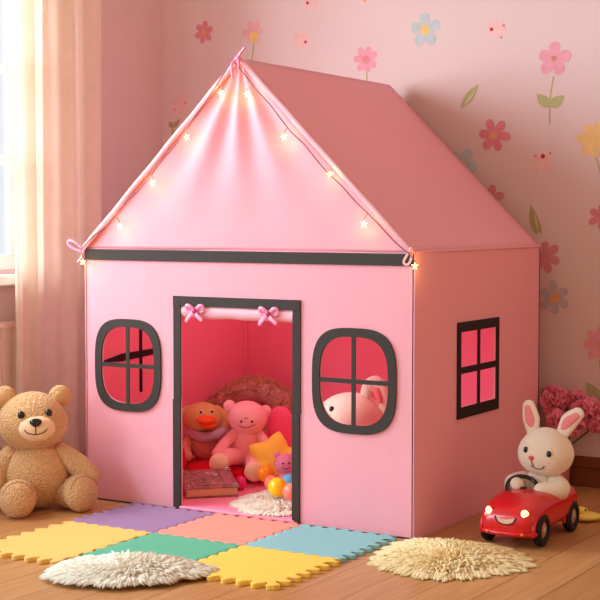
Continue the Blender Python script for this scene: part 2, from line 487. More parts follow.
flower('grey-blue six-petalled flower with orange centre beside the tent wall', 1.209, .643, .060, 6, 'greyblue', 'orange', 95, .30)
flower('rose flower cut by the right edge above the middle of the wall', 1.372, .922, .046, 6, 'rose', 'deep', 90, .25)
flower('pink flower with green leaf low on the wall above the bouquet', 1.372, .488, .062, 7, 'pink', 'ochre', 80, .22, [(0, -.05), (.012, -.15), (.010, -.26)], [(.008, -.20, math.radians(128), .092, .022)])
def leaf(label, x, z, outs, veins, c, v):
    t = thing('leaf_sticker', label, 'wall sticker', (x, YB, z), 0, 'leaf stickers on the pink back wall')
    for k_, o_ in enumerate(outs):
        b = nb(); prism(b, leaf_outline(*o_), 0, .0008+.00015*k_, wmap); obj('leaf_blade', b, SM(c), t, smooth=False)
    for o_ in veins:
        b = nb(); prism(b, leaf_outline(*o_), 0, .0012, wmap); obj('leaf_vein', b, SM(v), t, smooth=False)
leaf('slanting pale green leaf above the right roof slope', .884, 1.3525, [(-.035, -.045, math.radians(50), .108, .017)], [(-.022, -.036, math.radians(49), .07, .004)], 'green', 'leafpale')
leaf('upright olive leaf right of the roof edge', 1.129, .922, [(.012, -.062, math.radians(103), .108, .017), (.030, -.060, math.radians(112), .085, .009)], [(.018, -.05, math.radians(104), .07, .003)], 'olive', 'leafpale')
leaf('small olive leaf sprig left of the roof beside the room corner', -.412, 1.282, [(-.004, -.07, math.radians(88), .075, .006), (-.004, -.005, math.radians(120), .03, .013), (-.002, -.005, math.radians(45), .05, .009)], [], 'olive', 'leafpale')
def smudge(label, x, z, r, dots):
    t = thing('dotted_sticker', label, 'wall sticker', (x, YB, z), 0, 'faint dotted stickers on the pink back wall')
    b = nb(); prism(b, [(p[0], p[1]) for p in superell(0, 0, r, r*.9, 2.6, 28)], 0, .0006, wmap); obj('pale_blob', b, SM('faint'), t, smooth=False)
    for dx, dz, dr, c in dots:
        b = nb(); prism(b, disc(dr, dx, dz, 14), 0, .0011, wmap); obj('dot', b, SM(c), t, smooth=False)
smudge('faint pale blob with a red dot at its right, left of the ridge sticker', .185, 1.592, .034, [(.02, -.012, .006, 'dot'), (-.02, .01, .005, 'palepink')])
smudge('faint pale blob with a red dot touching the top edge', .232, 1.724, .032, [(-.018, 0, .006, 'dot'), (.015, .012, .005, 'palepink')])
smudge('faint pale blob with a red dot between blue and tall pink flowers', .985, 1.577, .034, [(-.02, .0, .0065, 'dot'), (.026, .01, .006, 'rose'), (.018, -.03, .005, 'rose')])
smudge('faint pale blob with dark red centre dot left of the yellow flower', 1.161, 1.113, .034, [(.0, .018, .008, 'dot'), (-.028, .02, .005, 'rose'), (.026, .028, .005, 'rose'), (-.02, -.026, .006, 'palepink'), (.024, -.026, .006, 'palepink')])
smudge('faint pale blob with rose dots near the left room corner', -.379, 1.366, .038, [(-.026, -.016, .005, 'rose'), (.026, .008, .006, 'rose'), (.006, .03, .005, 'palepink')])
flower('orange flower cut off by the top edge of the picture', .4599, 1.742, .034, 6, 'orange', 'sun', 90, .25)

# ------------------------------------------------------------------ play tent
W, H, R, D = 1.2, .822, 1.402, .935
T = thing('play_tent', 'pink house-shaped play tent with charcoal trim and rolled-up door', 'play tent', (0, 0, 0))
def sheet(name, bm, mats, thick=.006):
    o = obj(name, bm, mats, T, smooth=False)
    s = o.modifiers.new('cloth', 'SOLIDIFY'); s.thickness = thick; s.offset = -1; s.material_offset = 1; s.material_offset_rim = 0
    return o
TL = [M['tent'], M['tent_bounce']]
DX0, DX1, DZ1 = .383, .799, .648
wl = (.175, .4475, .1325, .1485); wr = (1.005, .445, .140, .155)
tw = .0255
inner_l = superell(wl[0], wl[1], wl[2]-tw, wl[3]-tw, 3.0); inner_r = superell(wr[0], wr[1], wr[2]-tw, wr[3]-tw, 3.0)
b = nb()
outer = [(0, .0), (DX0, .0), (DX0, DZ1), (DX1, DZ1), (DX1, .0), (W, .0), (W, H), (0, H)]
fill2d(b, [outer, inner_l, inner_r], lambda x, z: (x, 0, z), (0, -1, 0))
sheet('front_panel', b, TL)
# gable with radiating soft folds
b = nb(); G = []
nr, nc = 60, 90
for i in range(nr+1):
    t = i/nr; z = H+(R-H)*t*.998; hw = W/2*(1-t*.998)
    row = []
    for j in range(nc+1):
        s = -1+2*j/nc; x = W/2+hw*s
        dx, dz = x-W/2, R-z+1e-4; ax_ = .011*t
        ph = math.atan2(dx, dz)
        env = math.exp(-((t-.72)/.33)**2)*(1-s**4)
        y = -.0095*env*math.cos(ph*15.5+.4)*(1-t)**.5*1.4-.006*env+.004*math.sin(6*x+4*z)*(1-t)*(1-s**2)
        row.append(b.verts.new((x+ax_, y, z)))
    G.append(row)
loopfill(b, G)
b.normal_update()
for f in b.faces:
    if f.normal.y > 0: f.normal_flip()
g = sheet('front_gable', b, TL)
g.data.polygons.foreach_set('use_smooth', [True]*len(g.data.polygons))
# right side with a window opening, left side closed
sw = (.283, .588, .312, .605)
sy0, sy1, sz0, sz1 = sw[0]+.022, sw[1]-.018, sw[2]+.034, sw[3]-.030
b = nb(); fill2d(b, [[(0, 0), (D, 0), (D, H), (0, H)], [(sy0, sz0), (sy1, sz0), (sy1, sz1), (sy0, sz1)]], lambda y, z: (W, y, z), (1, 0, 0)); sheet('side_panel', b, TL)
b = nb(); fill2d(b, [[(0, 0), (D, 0), (D, H), (0, H)]], lambda y, z: (0, y, z), (-1, 0, 0)); sheet('side_panel', b, TL)
b = nb(); fill2d(b, [[(0, 0), (W, 0), (W, H), (W/2, R-.005), (0, H)]], lambda x, z: (x, D, z), (0, 1, 0)); sheet('back_panel', b, TL)
# roof slopes with slight sag
for s in (-1, 1):
    b = nb(); G = []
    for i in range(25):
        t = i/24; row = []
        for j in range(25):
            q = j/24
            y = -.008+(D+.010+.045*(1-t))*q
            x = W/2+.011*(1-t)*(1-q)+s*(W/2+.002)*t; z = R+(H-R)*t-.006*q*(1-t)
            sag = .010*math.sin(PI*t)*math.sin(PI*q)
            row.append(b.verts.new((x-s*sag*.7, y, z-sag)))
        G.append(row)
    loopfill(b, G); b.normal_update()
    for f in b.faces:
        if f.normal.z < 0: f.normal_flip()
    o = sheet('roof_panel', b, TL); o.data.polygons.foreach_set('use_smooth', [True]*len(o.data.polygons))
# eave seams on the sides
for s in (0, 1):
    b = nb(); tube(b, [(W*s, .0, H+.001), (W*s, D, H+.001)], .004, 8); obj('eave_seam', b, M['tent'], T)
# padded hems along the gable slopes
for s in (-1, 1):
    b = nb()
    a = Vector((W/2+s*(W/2-.008), -.010, H+.004)); c = Vector((W/2+.011+s*.004, -.010, R-.006))
    pts = [a.lerp(c, i/14)+Vector((0, -.002*math.sin(i*1.7), 0)) for i in range(15)]
    tube(b, pts, .0085, 12, flat=((0, 1, 0), .7)); obj('gable_hem', b, M['hem'], T)
# corner seams
for x in (0, W):
    b = nb(); tube(b, [(x+(.0005 if x else .002), 0, .004), (x+(.0005 if x else .002), 0, H)], .0026, 8); obj('corner_seam', b, M['tent'], T)
# inside corner strips
for x in (.012, W-.012):
    b = nb(); bx(b, x-.010, x+.010, D-.024, D-.008, .012, H); obj('corner_pole_sleeve', b, M['tent_bounce'], T, smooth=False)
# floor pad
b = nb(); bx(b, .008, W-.008, .004, D-.008, .001, .012)
bevelmod(obj('floor_pad', b, M['pad'], T, smooth=False), .004)
b = nb(); tube(b, [(DX0, -.004, .009), (DX1, -.004, .009)], .0055, 8); obj('threshold_piping', b, M['pad'], T)
b = nb(); bx(b, .0, W, -.003, .004, .0002, .004); obj('bottom_binding', b, M['blacktape'], T, smooth=False)
# charcoal trims
def fm(a, z, d): return (a, -.0005-d, z)
b = nb(); bx(b, .003, W-.002, -.0065, -.0005, .784, .8185); bevelmod(obj('eave_trim', b, M['tape'], T, smooth=False), .001)
dt = thing('door_trim', None, None); dt.parent = T
b = nb(); bx(b, .358, DX0+.002, -.006, -.0003, .352, .676); obj('tape_strip', b, M['tape'], dt, smooth=False)
b = nb(); bx(b, .355, DX0, -.0066, -.0003, .002, .351); obj('tape_strip', b, M['tape'], dt, smooth=False)
b = nb(); bx(b, DX1-.002, .823, -.006, -.0003, .336, .676); obj('tape_strip', b, M['tape'], dt, smooth=False)
b = nb(); bx(b, DX1-.004, .8205, -.0066, -.0003, .002, .335); obj('tape_strip', b, M['tape'], dt, smooth=False)
b = nb(); bx(b, .358, .823, -.0075, -.0062, DZ1-.002, .676); obj('tape_strip', b, M['tape'], dt, smooth=False)
for w_ in (wl, wr):
    b = nb(); tapestrip(b, superell(*w_, 3.2, 64), superell(w_[0], w_[1], w_[2]-tw, w_[3]-tw, 3.0, 64), 0, .006, fm)
    o = autosharp(obj('window_trim', b, M['tape'], T), 30)
    b = nb(); bx(b, w_[0]-.0065, w_[0]+.0065, -.005, -.001, w_[1]-w_[3]+.02, w_[1]+w_[3]-.02)
    obj('vertical_bar', b, M['tape'], o, smooth=False)
    b = nb(); bx(b, w_[0]-w_[2]+.02, w_[0]+w_[2]-.02, -.0058, -.0012, w_[1]-.0075, w_[1]+.0055)
    obj('horizontal_bar', b, M['tape'], o, smooth=False)
def sd(a, z, d): return (W+.0005+d, a, z)
b = nb()
tapestrip(b, [(sw[0], sw[2]), (sw[1], sw[2]), (sw[1], sw[3]), (sw[0], sw[3])], [(sy0, sz0), (sy1, sz0), (sy1, sz1), (sy0, sz1)], 0, .005, sd)
o = obj('window_trim', b, M['blacktape'], T, smooth=False)
b = nb(); bx(b, W+.001, W+.0045, .437-.010, .437+.008, sz0-.01, sz1+.01); obj('vertical_bar', b, M['blacktape'], o, smooth=False)
b = nb(); bx(b, W+.001, W+.005, sy0-.01, sy1+.01, .459-.011, .459+.009); obj('horizontal_bar', b, M['blacktape'], o, smooth=False)
# black tape cross on the inside of the left wall
b = nb(); prism(b, [(.085, .440), (.18, .436), (.52, .456), (.52, .470), (.18, .462), (.085, .447)], 0, .003, lambda y, z, d: (.0065+d, y, z))
o = obj('inner_window_tape', b, M['blacktape'], T, smooth=False)
b = nb(); bx(b, .0065, .0105, .276, .288, .322, .60); obj('vertical_bar', b, M['blacktape'], o, smooth=False)
b = nb(); bx(b, .0062, .0090, .515, .552, .30, .575); bevelmod(obj('wall_pocket', b, M['tent_bounce'], T, smooth=False), .002)
# rolled-up door and its bows
b = nb(); pts = [(DX0-.006+(DX1-DX0+.012)*i/20, .020, .630+.0010*math.sin(i*.9)) for i in range(21)]
tube(b, pts, [.0235+.0006*math.sin(i*1.3) for i in range(21)], 20); rd = obj('rolled_door', b, M['hem'], T)
def bow(parent, c, s, m1, m2, yaw=0, name='ribbon_bow'):
    cx, cy, cz = c
    b = nb()
    for q in (-1, 1):
        loop = [(0, 0, 0), (q*.012, -.006, .010), (q*.021, -.004, .010), (q*.020, 0, .001), (q*.009, .001, -.003), (0, 0, 0)]
        tube(b, spline([(cx+p[0]*s, cy+p[1]*s, cz+p[2]*s) for p in loop], 5), .0042*s, 8, flat=((0, 1, 0), .5))
        tail = [(0, -.002, 0), (q*.008, -.007, -.009), (q*.019, -.007, -.021 if q < 0 else -.018)]
        tube(b, spline([(cx+p[0]*s, cy+p[1]*s, cz+p[2]*s) for p in tail], 5), .0046*s, 8, flat=((0, 1, 0), .3))
    o = obj(name, b, m1, parent)
    b = nb(); ell(b, (cx, cy-.005*s, cz), (.0055*s, .005*s, .006*s), seg=14, rings=10); obj('knot', b, m2, o)
bow(rd, (.447, -.010, .632), 1.45, M['ribbon'], M['ribbon_dark']); bow(rd, (.718, -.010, .632), 1.45, M['ribbon'], M['ribbon_dark'])
# corner and peak ties
b = nb()
tube(b, spline([(.004, -.010, .815), (-.025, -.018, .838), (-.050, -.02, .845), (-.054, -.02, .832), (-.03, -.018, .818), (.002, -.012, .808)], 6), .0042, 8, flat=((0, 1, 0), .45))
tube(b, spline([(.002, -.012, .812), (-.004, -.016, .79), (-.016, -.018, .778)], 5), .0035, 8, flat=((0, 1, 0), .45))
obj('corner_tie', b, M['ribbon'], T)
b = nb()
tube(b, spline([(W-.004, -.014, .835), (W-.014, -.02, .815), (W-.024, -.02, .795), (W-.012, -.02, .788), (W-.003, -.016, .805), (W-.002, -.012, .83)], 6), .0036, 8, flat=((0, 1, 0), .5))
obj('corner_tie', b, M['hem'], T)
b = nb()
tube(b, spline([(W/2+.007, -.016, R-.008), (W/2+.023, -.022, R+.010), (W/2+.041, -.024, R+.026)], 5), .0042, 8)
tube(b, spline([(W/2+.011, -.016, R-.005), (W/2-.001, -.03, R-.02), (W/2+.001, -.03, R-.062)], 5), .0042, 8)
tube(b, spline([(W/2+.013, -.016, R-.005), (W/2+.023, -.03, R-.016), (W/2+.021, -.028, R-.032)], 5), .004, 8)
tie = obj('peak_tie', b, M['ribbon'], T)
b = nb(); ell(b, (W/2+.011, -.018, R-.004), (.010, .008, .010), seg=14, rings=10); obj('knot', b, M['ribbon'], tie)

# ------------------------------------------------------------------ string lights
SL = thing('string_lights', 'string of warm glowing star lights along the tent gable', 'string lights', (W/2, -.02, R))
bul = [(.0118, .7766), (.1647, .8938), (.2966, 1.0288), (.4282, 1.1686), (.5555, 1.2978), (.6497, 1.2907), (.7803, 1.1588), (.9377, 1.0475), (1.0507, .9028), (1.2143, .7852)]
b = nb()
pl_ = []
for i in range(15):
    t = i/14; x = .004+t*(W/2-.012)
    pl_.append((x+.024*math.sin(PI*t)-W/2, -.006-.003*math.sin(i*2.1), H+(R-H)*(x/(W/2))-R-.010-.014*math.sin(PI*t)+.003*math.sin(i*1.9)))
for i in range(15):
    t = i/14; x = W/2+.008+t*(W/2-.012)
    pl_.append((x-.012*math.sin(PI*t)-W/2, -.006-.003*math.sin(i*1.7), R+(H-R)*((x-W/2)/(W/2))-R-.010-.008*math.sin(PI*t)+.003*math.sin(i*2.3)))
pts = spline(pl_, 3); tube(b, pts, .0022, 6); obj('wire', b, M['wire'], SL)
def star_bm(bm, c, r, th, rin=.45, n=5, rot=0, puff=1, wob=0):
    """puffed 5-pointed star facing -Y"""
    ring = []
    for i in range(2*n):
        a = PI/2+PI*i/n+rot; q = r if i % 2 == 0 else r*rin
        ring.append(Vector((c[0]+q*math.cos(a), c[1], c[2]+q*math.sin(a))))
    F_ = bm.verts.new((c[0], c[1]-th, c[2])); B_ = bm.verts.new((c[0], c[1]+th, c[2]))
    vs = [bm.verts.new(v) for v in ring]
    for i in range(2*n):
        bm.faces.new((F_, vs[i], vs[(i+1) % (2*n)])); bm.faces.new((B_, vs[(i+1) % (2*n)], vs[i]))
    bmesh.ops.recalc_face_normals(bm, faces=bm.faces[:])
for i, (x, z) in enumerate(bul):
    lx, lz = x-W/2, z-R
    near = min(pts, key=lambda p: (p.x-lx)**2+(p.z-lz-.012)**2)
    b = nb(); tube(b, [near, (lx, -.006, lz+.014), (lx, -.004, lz+.006)], .0016, 6); o = obj('bulb_lead', b, M['wire'], SL)
    b = nb(); star_bm(b, (lx, -.006, lz), .0125, .005, .36, rot=random.uniform(-.3, .3)); obj('star_bulb', b, M['bulb'], o, smooth=False)
    l = bpy.data.lights.new('bulb_glow', 'POINT'); l.energy = .13; l.color = (1, .66, .14); l.shadow_soft_size = .008
    lo = bpy.data.objects.new('bulb_glow', l); COL.objects.link(lo); lo.location = (x, -.034, z-.002)
    if i == 9: lo.location = (x+.03, -.02, z)

# ------------------------------------------------------------------ puzzle foam mats
TX = [.225, .54, .85, 1.165]; TY = [-.030, -.355, -.690]
def wave(t, n): return math.tanh(1.5*math.sin(2*PI*n*t))/math.tanh(1.5)
def tile(name_c, label, c, i, j):
    m = mat(name_c, srgb(*c), .85, .15, [('noise', 350, .35, .002), ('noise', 90, .2, .002)], var=.06, vscale=120)
    x0, x1 = TX[i], TX[i+1]; y1, y0 = TY[j], TY[j+1]; g = .0016
    if (i, j) == (0, 1): y0 = -.775
    occ = {(0, 0), (1, 0), (2, 0), (0, 1), (1, 1), (2, 1)}
    K = 112; P, Q = [], []; ins = .020
    def edge(axis, fixed, sg, inner, rev):
        amp, n = (.0062, 7) if inner else (.0135, 7)
        lo, hi = (x0, x1) if axis == 0 else (y0, y1)
        for k in range(K):
            t = k/K if not rev else 1-k/K
            s_ = lo+(hi-lo)*t; q = lo+ins+(hi-lo-2*ins)*t
            s_ = min(max(s_, lo+g), hi-g)
            f = fixed-sg*g+amp*wave(t, n)*min(1, 14*t, 14*(1-t)); fi = fixed-sg*ins
            P.append((s_, f) if axis == 0 else (f, s_)); Q.append((q, fi) if axis == 0 else (fi, q))
    edge(0, y0, -1, (i, j+1) in occ, False); edge(1, x1, 1, (i+1, j) in occ, False)
    edge(0, y1, 1, (i, j-1) in occ, True); edge(1, x0, -1, (i-1, j) in occ, True)
    cx, cy = (x0+x1)/2, (y0+y1)/2; T_ = .012; n = len(P)
    b = nb()
    def ringv(pts, z): return [b.verts.new((p[0]-cx, p[1]-cy, z)) for p in pts]
    def toward(a, k): return [(p[0]+(q[0]-p[0])*k, p[1]+(q[1]-p[1])*k) for p, q in zip(P, Q)]
    R_ = [ringv(P, 0), ringv(P, T_-.0018), ringv(toward(0, .04), T_-.0005), ringv(toward(0, .10), T_), ringv(Q, T_)]
    for A, B_ in zip(R_, R_[1:]):
        for k in range(n): b.faces.new((A[k], A[(k+1) % n], B_[(k+1) % n], B_[k]))
    b.faces.new(R_[-1])
    o = autosharp(obj('foam_tile', b, m), 40); o.location = (cx, cy, .0005)
    tag(o, label, 'foam mat', 'puzzle foam mats in front of the tent')
tile('lilac_foam', 'lilac puzzle foam mat in front of the tent left of the door', (156, 126, 164), 0, 0)
tile('coral_foam', 'coral orange puzzle foam mat in front of the tent door', (248, 154, 136), 1, 0)
tile('blue_foam', 'light blue puzzle foam mat below the right tent window', (140, 190, 194), 2, 0)
tile('butter_foam', 'yellow puzzle foam mat at the left in front of the teddy bear', (240, 196, 110), 0, 1)
tile('teal_foam', 'teal green puzzle foam mat partly under the white fur rug', (100, 180, 148), 1, 1)
tile('lemon_foam', 'yellow puzzle foam mat at the front centre with scalloped edge', (246, 204, 92), 2, 1)

# ------------------------------------------------------------------ fur rugs
def rug(name, label, c, rot, rx, ry, m, n, ln, lobes=13, hgt=.022, group=None, z0=.013, edge_drop=0, lobeamp=.09, clumps=160, wd=.0056):
    t = thing(name, label, 'rug', (c[0], c[1], z0), rot, group)
    rnd = random.Random(hash(label) % 1000 if False else len(label))
    ph = rnd.random()*6
    def rad_(a): return 1+lobeamp*abs(math.sin(lobes*a/2+ph))+.05*math.sin(3*a+ph)+.04*math.sin(5*a+2*ph)-lobeamp*.5
    def dome(q): return hgt*(1-q**3)
    b = nb(); K = 72; rings = []
    for q in (0.15, .4, .6, .8, .92, 1.0):
        rings.append([b.verts.new((rx*q*rad_(2*PI*k/K)*math.cos(2*PI*k/K), ry*q*rad_(2*PI*k/K)*math.sin(2*PI*k/K), .001+dome(q))) for k in range(K)])
    for A, B_ in zip(rings, rings[1:]):
        for k in range(K): b.faces.new((A[k], B_[k], B_[(k+1) % K], A[(k+1) % K]))
    b.faces.new(rings[0])
    bot = [b.verts.new((v.co.x, v.co.y, .0)) for v in rings[-1]]
    for k in range(K): b.faces.new((rings[-1][k], bot[k], bot[(k+1) % K], rings[-1][(k+1) % K]))
    b.faces.new(bot[::-1])
    obj('backing', b, m, t)
    items = []
    for k in range(n):
        q = math.sqrt(rnd.random()) if k % 3 else 1-.10*rnd.random(); a = rnd.random()*2*PI
        ra = rad_(a); p = Vector((rx*q*ra*math.cos(a), ry*q*ra*math.sin(a), dome(q)))
        out = Vector((math.cos(a)*rx, math.sin(a)*ry, 0)).normalized()
        sw_ = noise.noise_vector(Vector((p.x*14, p.y*14, ph)))
        ac = (math.floor((lobes*a/2+ph)/PI)+.5)*PI; ac = (ac-ph)*2/lobes
        if q > .8:
            a2 = a+(ac-a)*.55*(q-.8)/.2; out = Vector((math.cos(a2)*rx, math.sin(a2)*ry, 0)).normalized()
        d = Vector((0, 0, .40-.24*q**2))+out*(.40+.65*q**2)+Vector((sw_.x*.9, sw_.y*.9, 0))*(1-q**3)+Vector((rnd.uniform(-.2, .2), rnd.uniform(-.2, .2), 0))
        L_ = ln*rnd.uniform(.6, 1.1)
        bend = out*L_*.25*q+Vector((0, 0, -L_*(.10+.25*q**2)))
        tip = p+d.normalized()*L_+bend
        low = -edge_drop+.002 if q > .9 else .003
        if tip.z < low: bend.z += low-tip.z
        items.append((p, d, L_, wd*rnd.uniform(.7, 1.3), bend))
    fo = obj('fur', strands(items, sides=6), m, t)
    return t
RG = 'fluffy faux fur rugs'
rug('fur_rug', 'fluffy off-white fur rug on the foam mats at the front left', (.762, -.762), math.radians(35), .196, .128, M['fur_white'], 2600, .027, lobes=11, group=RG, z0=.0135, edge_drop=.013, lobeamp=.08)
rug('fur_rug', 'cream yellow fur rug with scalloped edge by the tent corner and toy car', (1.395, -.170), math.radians(31), .188, .205, M['fur_cream'], 3200, .027, lobes=22, group=RG, z0=.0008, lobeamp=.12)
rug('fur_rug', 'small white fur rug inside the tent doorway under the toy balls', (.640, .205), math.radians(31), .150, .195, M['fur_white'], 2300, .022, lobes=9, group=RG, z0=.0125, hgt=.020, wd=.0045)

# ------------------------------------------------------------------ teddy bear
def curve_line(pts, r, m, name, parent):
    b = nb(); tube(b, spline(pts, 6), r, 6); return obj(name, b, m, parent)
def sph_y(c, r, x, z, out=.0):
    """front (-Y) surface point of an ellipsoid at local x,z"""
    k = 1-((x-c[0])/r[0])**2-((z-c[2])/r[2])**2
    return (x, c[1]-r[1]*math.sqrt(max(k, .02))-out, z)
TB = thing('teddy_bear', 'large tan teddy bear sitting on the floor left of the tent', 'teddy bear', (-.030, -.214, 0), math.radians(40))
def fuzz(v, a): 
    return v+v.normalized()*a*noise.noise(v*9)
b = nb(); ell(b, (0, .0, .112), (.107, .092, .112), f=lambda p: fuzz(Vector((p.x*(1-.16*max(0, p.z)), p.y, p.z)), .02), seg=48, rings=32); obj('torso', b, M['teddy'], TB)
hc, hr = (-.008, -.012, .279), (.110, .098, .094)
b = nb(); ell(b, hc, hr, f=lambda p: fuzz(Vector((p.x*(1+.06*(-p.z)), p.y, p.z)), .015), seg=48, rings=32); hd = obj('head', b, M['teddy'], TB)
for q in (-1, 1):
    b = nb(); ell(b, (hc[0]+q*.086, .005, .354), (.037, .022, .037), rot=(0, q*.5, q*.15)); e_ = obj('ear', b, M['teddy'], hd)
    b = nb(); ell(b, (hc[0]+q*.087, -.011, .352), (.023, .010, .023), rot=(0, q*.5, q*.15)); obj('inner_ear', b, M['teddy_pad'], e_)
mc, mr = (.006, -.091, .268), (.058, .038, .042)
b = nb(); ell(b, mc, mr); mz = obj('muzzle', b, M['muzzle'], hd)
for x, z in ((-.040, .311), (.043, .315)):
    p = sph_y(hc, hr, x, z); b = nb(); ell(b, p, (.0115, .008, .0125), seg=20, rings=14); obj('eye', b, M['black'], hd)
p = sph_y(mc, mr, .004, .290); b = nb(); ell(b, (p[0], p[1]-.004, p[2]), (.0185, .012, .0135), seg=24, rings=16, f=lambda v: Vector((v.x*(1+.25*v.z), v.y, v.z))); obj('nose', b, M['black'], hd)
curve_line([sph_y(mc, mr, .004, z, .001) for z in (.280, .268, .256)], .0014, M['thread'], 'mouth_stitch', mz)
curve_line([sph_y(mc, mr, x, z, .001) for x, z in ((-.030, .267), (-.021, .258), (.004, .253), (.028, .259), (.039, .269))], .0015, M['thread'], 'mouth_stitch', mz)
for q, pts in ((-1, [(-.075, -.005, .175), (-.118, -.025, .12), (-.125, -.05, .062)]), (1, [(.078, -.005, .178), (.130, -.025, .140), (.168, -.04, .105)])):
    b = nb(); limb(b, pts, [.032, .037, .034]); obj('arm', b, M['teddy'], TB)
def leg(fx, fy, toe):
    b = nb(); d = Vector((fx*.55, fy, 0)).normalized()
    hip = Vector((fx*.55, .0, .055)); ft = Vector((fx, fy, .060))
    limb(b, [hip, hip.lerp(ft, .5)+Vector((0, 0, -.008)), ft-toe*.03], [.050, .046, .050]); l = obj('leg', b, M['teddy'], TB)
    b = nb()
    yaw = math.atan2(toe.x, -toe.y)
    ell(b, ft, (.057, .044, .060), rot=(-.12, 0, yaw), seg=40, rings=26); obj('foot', b, M['teddy'], l)
    b = nb(); Mx = Matrix.Translation(ft) @ Matrix.Rotation(yaw, 4, 'Z') @ Matrix.Rotation(-.12, 4, 'X')
    ring = [Mx @ Vector((.049*math.cos(a), -.0225, .0515*math.sin(a))) for a in [.35+2.5*i/30 for i in range(31)]]
    tube(b, ring, .0011, 6); obj('sole_seam', b, M['seam'], l)
leg(-.052, -.150, Vector((.12, -1, 0)).normalized())
leg(.140, -.082, Vector((.55, -1, 0)).normalized())

# ------------------------------------------------------------------ toy car (heading -Y) and its rabbit driver
CA = thing('toy_car', 'red toy car with lit headlights and a smile, beside the tent', 'toy car', (1.466, .228, 0), 0)
CA.scale = (.95, 1, 1)
def carprof(y):
    # y: -.19 (front) .. .19 (rear) -> half width, top z
    pts = [(-.188, .060, .078), (-.184, .074, .098), (-.168, .085, .113), (-.130, .091, .128), (-.085, .093, .138), (-.04, .094, .142), (-.005, .094, .140), (.04, .093, .138), (.10, .093, .144), (.145, .090, .138), (.175, .080, .114), (.190, .060, .080)]
    for (a, w0, t0), (c, w1, t1) in zip(pts, pts[1:]):
        if a <= y <= c:
            u = (y-a)/(c-a); return w0+(w1-w0)*u, t0+(t1-t0)*u
    return pts[-1][1:]
b = nb(); rings = []
ny_, na = 60, 56
for i in range(ny_+1):
    y = -.1875+.377*i/ny_; hw, zt = carprof(y); z0 = .030 if abs(y) < .17 else .030+.25*(abs(y)-.17)
    zc = (z0+zt)/2; hz = (zt-z0)/2; ring = []
    for j in range(na):
        a = 2*PI*j/na; c, s = math.cos(a), math.sin(a)
        x = hw*math.copysign(abs(c)**.62, c); z = zc+hz*math.copysign(abs(s)**.62, s)
        # cockpit well
        if s > 0 and ((x/.074)**2+((y-.068)/.088)**2) < 1: z = min(z, .040)
        ring.append(b.verts.new((x, y, z)))
    rings.append(ring)
for A, B_ in zip(rings, rings[1:]):
    for j in range(na): b.faces.new((A[j], A[(j+1) % na], B_[(j+1) % na], B_[j]))
b.faces.new(rings[0]); b.faces.new(rings[-1][::-1])
bmesh.ops.recalc_face_normals(b, faces=b.faces[:])
body = obj('car_body', b, M['red'], CA); autosharp(body, 50)
b = nb()   # bumper lip
tube(b, spline([(-.078, -.075, .042), (-.086, -.155, .042), (-.052, -.183, .041), (0, -.187, .041), (.052, -.183, .041), (.086, -.155, .042), (.078, -.075, .042)], 6), .0075, 10); obj('bumper', b, M['red'], CA)
for x in (-.055, .055):
    b = nb(); ell(b, (x, -.1905, .043), (.005, .004, .004), seg=12, rings=8); obj('indicator_lamp', b, M['amber'], CA)
def carz(x, z): return -.180
for x in (-.056, .056):
    b = nb(); ell(b, (x, -.1735, .094), (.0128, .010, .0180), rot=(.30, 0, x*5), seg=24, rings=16); hl = obj('headlight', b, M['lamp'], CA)
    b = nb(); torus(b, (x, -.170, .094), .0150, .003, Matrix.Rotation(x*5, 3, 'Z') @ Matrix.Rotation(PI/2+.35, 3, 'X'), 28, 8, ry=.018); obj('headlight_rim', b, M['red'], hl)
b = nb(); K = 24   # smile crescent
top = [(-.031+.062*i/K, .006-.005*(1-(2*i/K-1)**2)) for i in range(K+1)]
botm = [(.031-.062*i/K, .006-.019*math.sqrt(max(0, 1-(2*i/K-1)**2))) for i in range(K+1)]
prism(b, top+botm[1:-1], 0, .006, lambda a, z, d: (a, -.184-d+abs(a)*.10, .080+z)); sml = autosharp(obj('smile', b, M['smile'], CA), 30)
b = nb(); tube(b, spline([(a*1.06, -.1905+abs(a)*.10, .080+z*1.06) for a, z in botm[::2]], 3), .0022, 8); obj('smile_outline', b, M['darkred'], sml)
def wheel(x, y):
    s = 1 if x > 0 else -1
    b = nb(); K = 40; prof = [(-.012, .028), (-.012, .041), (-.008, .0455), (.004, .0465), (.010, .044), (.013, .038), (.0135, .027), (.009, .0245)]
    rr = []
    for k in range(K):
        a = 2*PI*k/K; rr.append([b.verts.new((x+s*px, y+pr*math.cos(a), .0465+pr*math.sin(a))) for px, pr in prof])
    for k in range(K):
        for q in range(len(prof)-1): b.faces.new((rr[k][q], rr[k][q+1], rr[(k+1) % K][q+1], rr[(k+1) % K][q]))
    bmesh.ops.recalc_face_normals(b, faces=b.faces[:])
    w_ = obj('wheel', b, M['tyre'], CA)
    b = nb(); ell(b, (x+s*.004, y, .0465), (.009, .0250, .0250), seg=28, rings=16); h_ = obj('hubcap', b, M['hub'], w_)
    b = nb(); ell(b, (x+s*.0125, y, .0465), (.003, .010, .010), seg=16, rings=10); obj('hub_centre', b, M['silver'], w_)
    b = nb(); torus(b, (x-s*.001, y, .0465), .0535, .0062, Matrix.Rotation(PI/2, 3, 'Y') @ Matrix.Rotation(PI/2, 3, 'Z'), 24, 10, a0=-.15, a1=PI+.15); 
    obj('fender', b, M['red'], CA)
    b = nb(); bm_ = torus(b, (x-s*.0035, y, .0465), .0500, .0045, Matrix.Rotation(PI/2, 3, 'Y') @ Matrix.Rotation(PI/2, 3, 'Z'), 24, 8, a0=-.1, a1=PI+.1)
    obj('wheel_arch', b, M['tyre'], CA)
for x in (-.083, .083):
    for y in (-.118, .112): wheel(x, y)
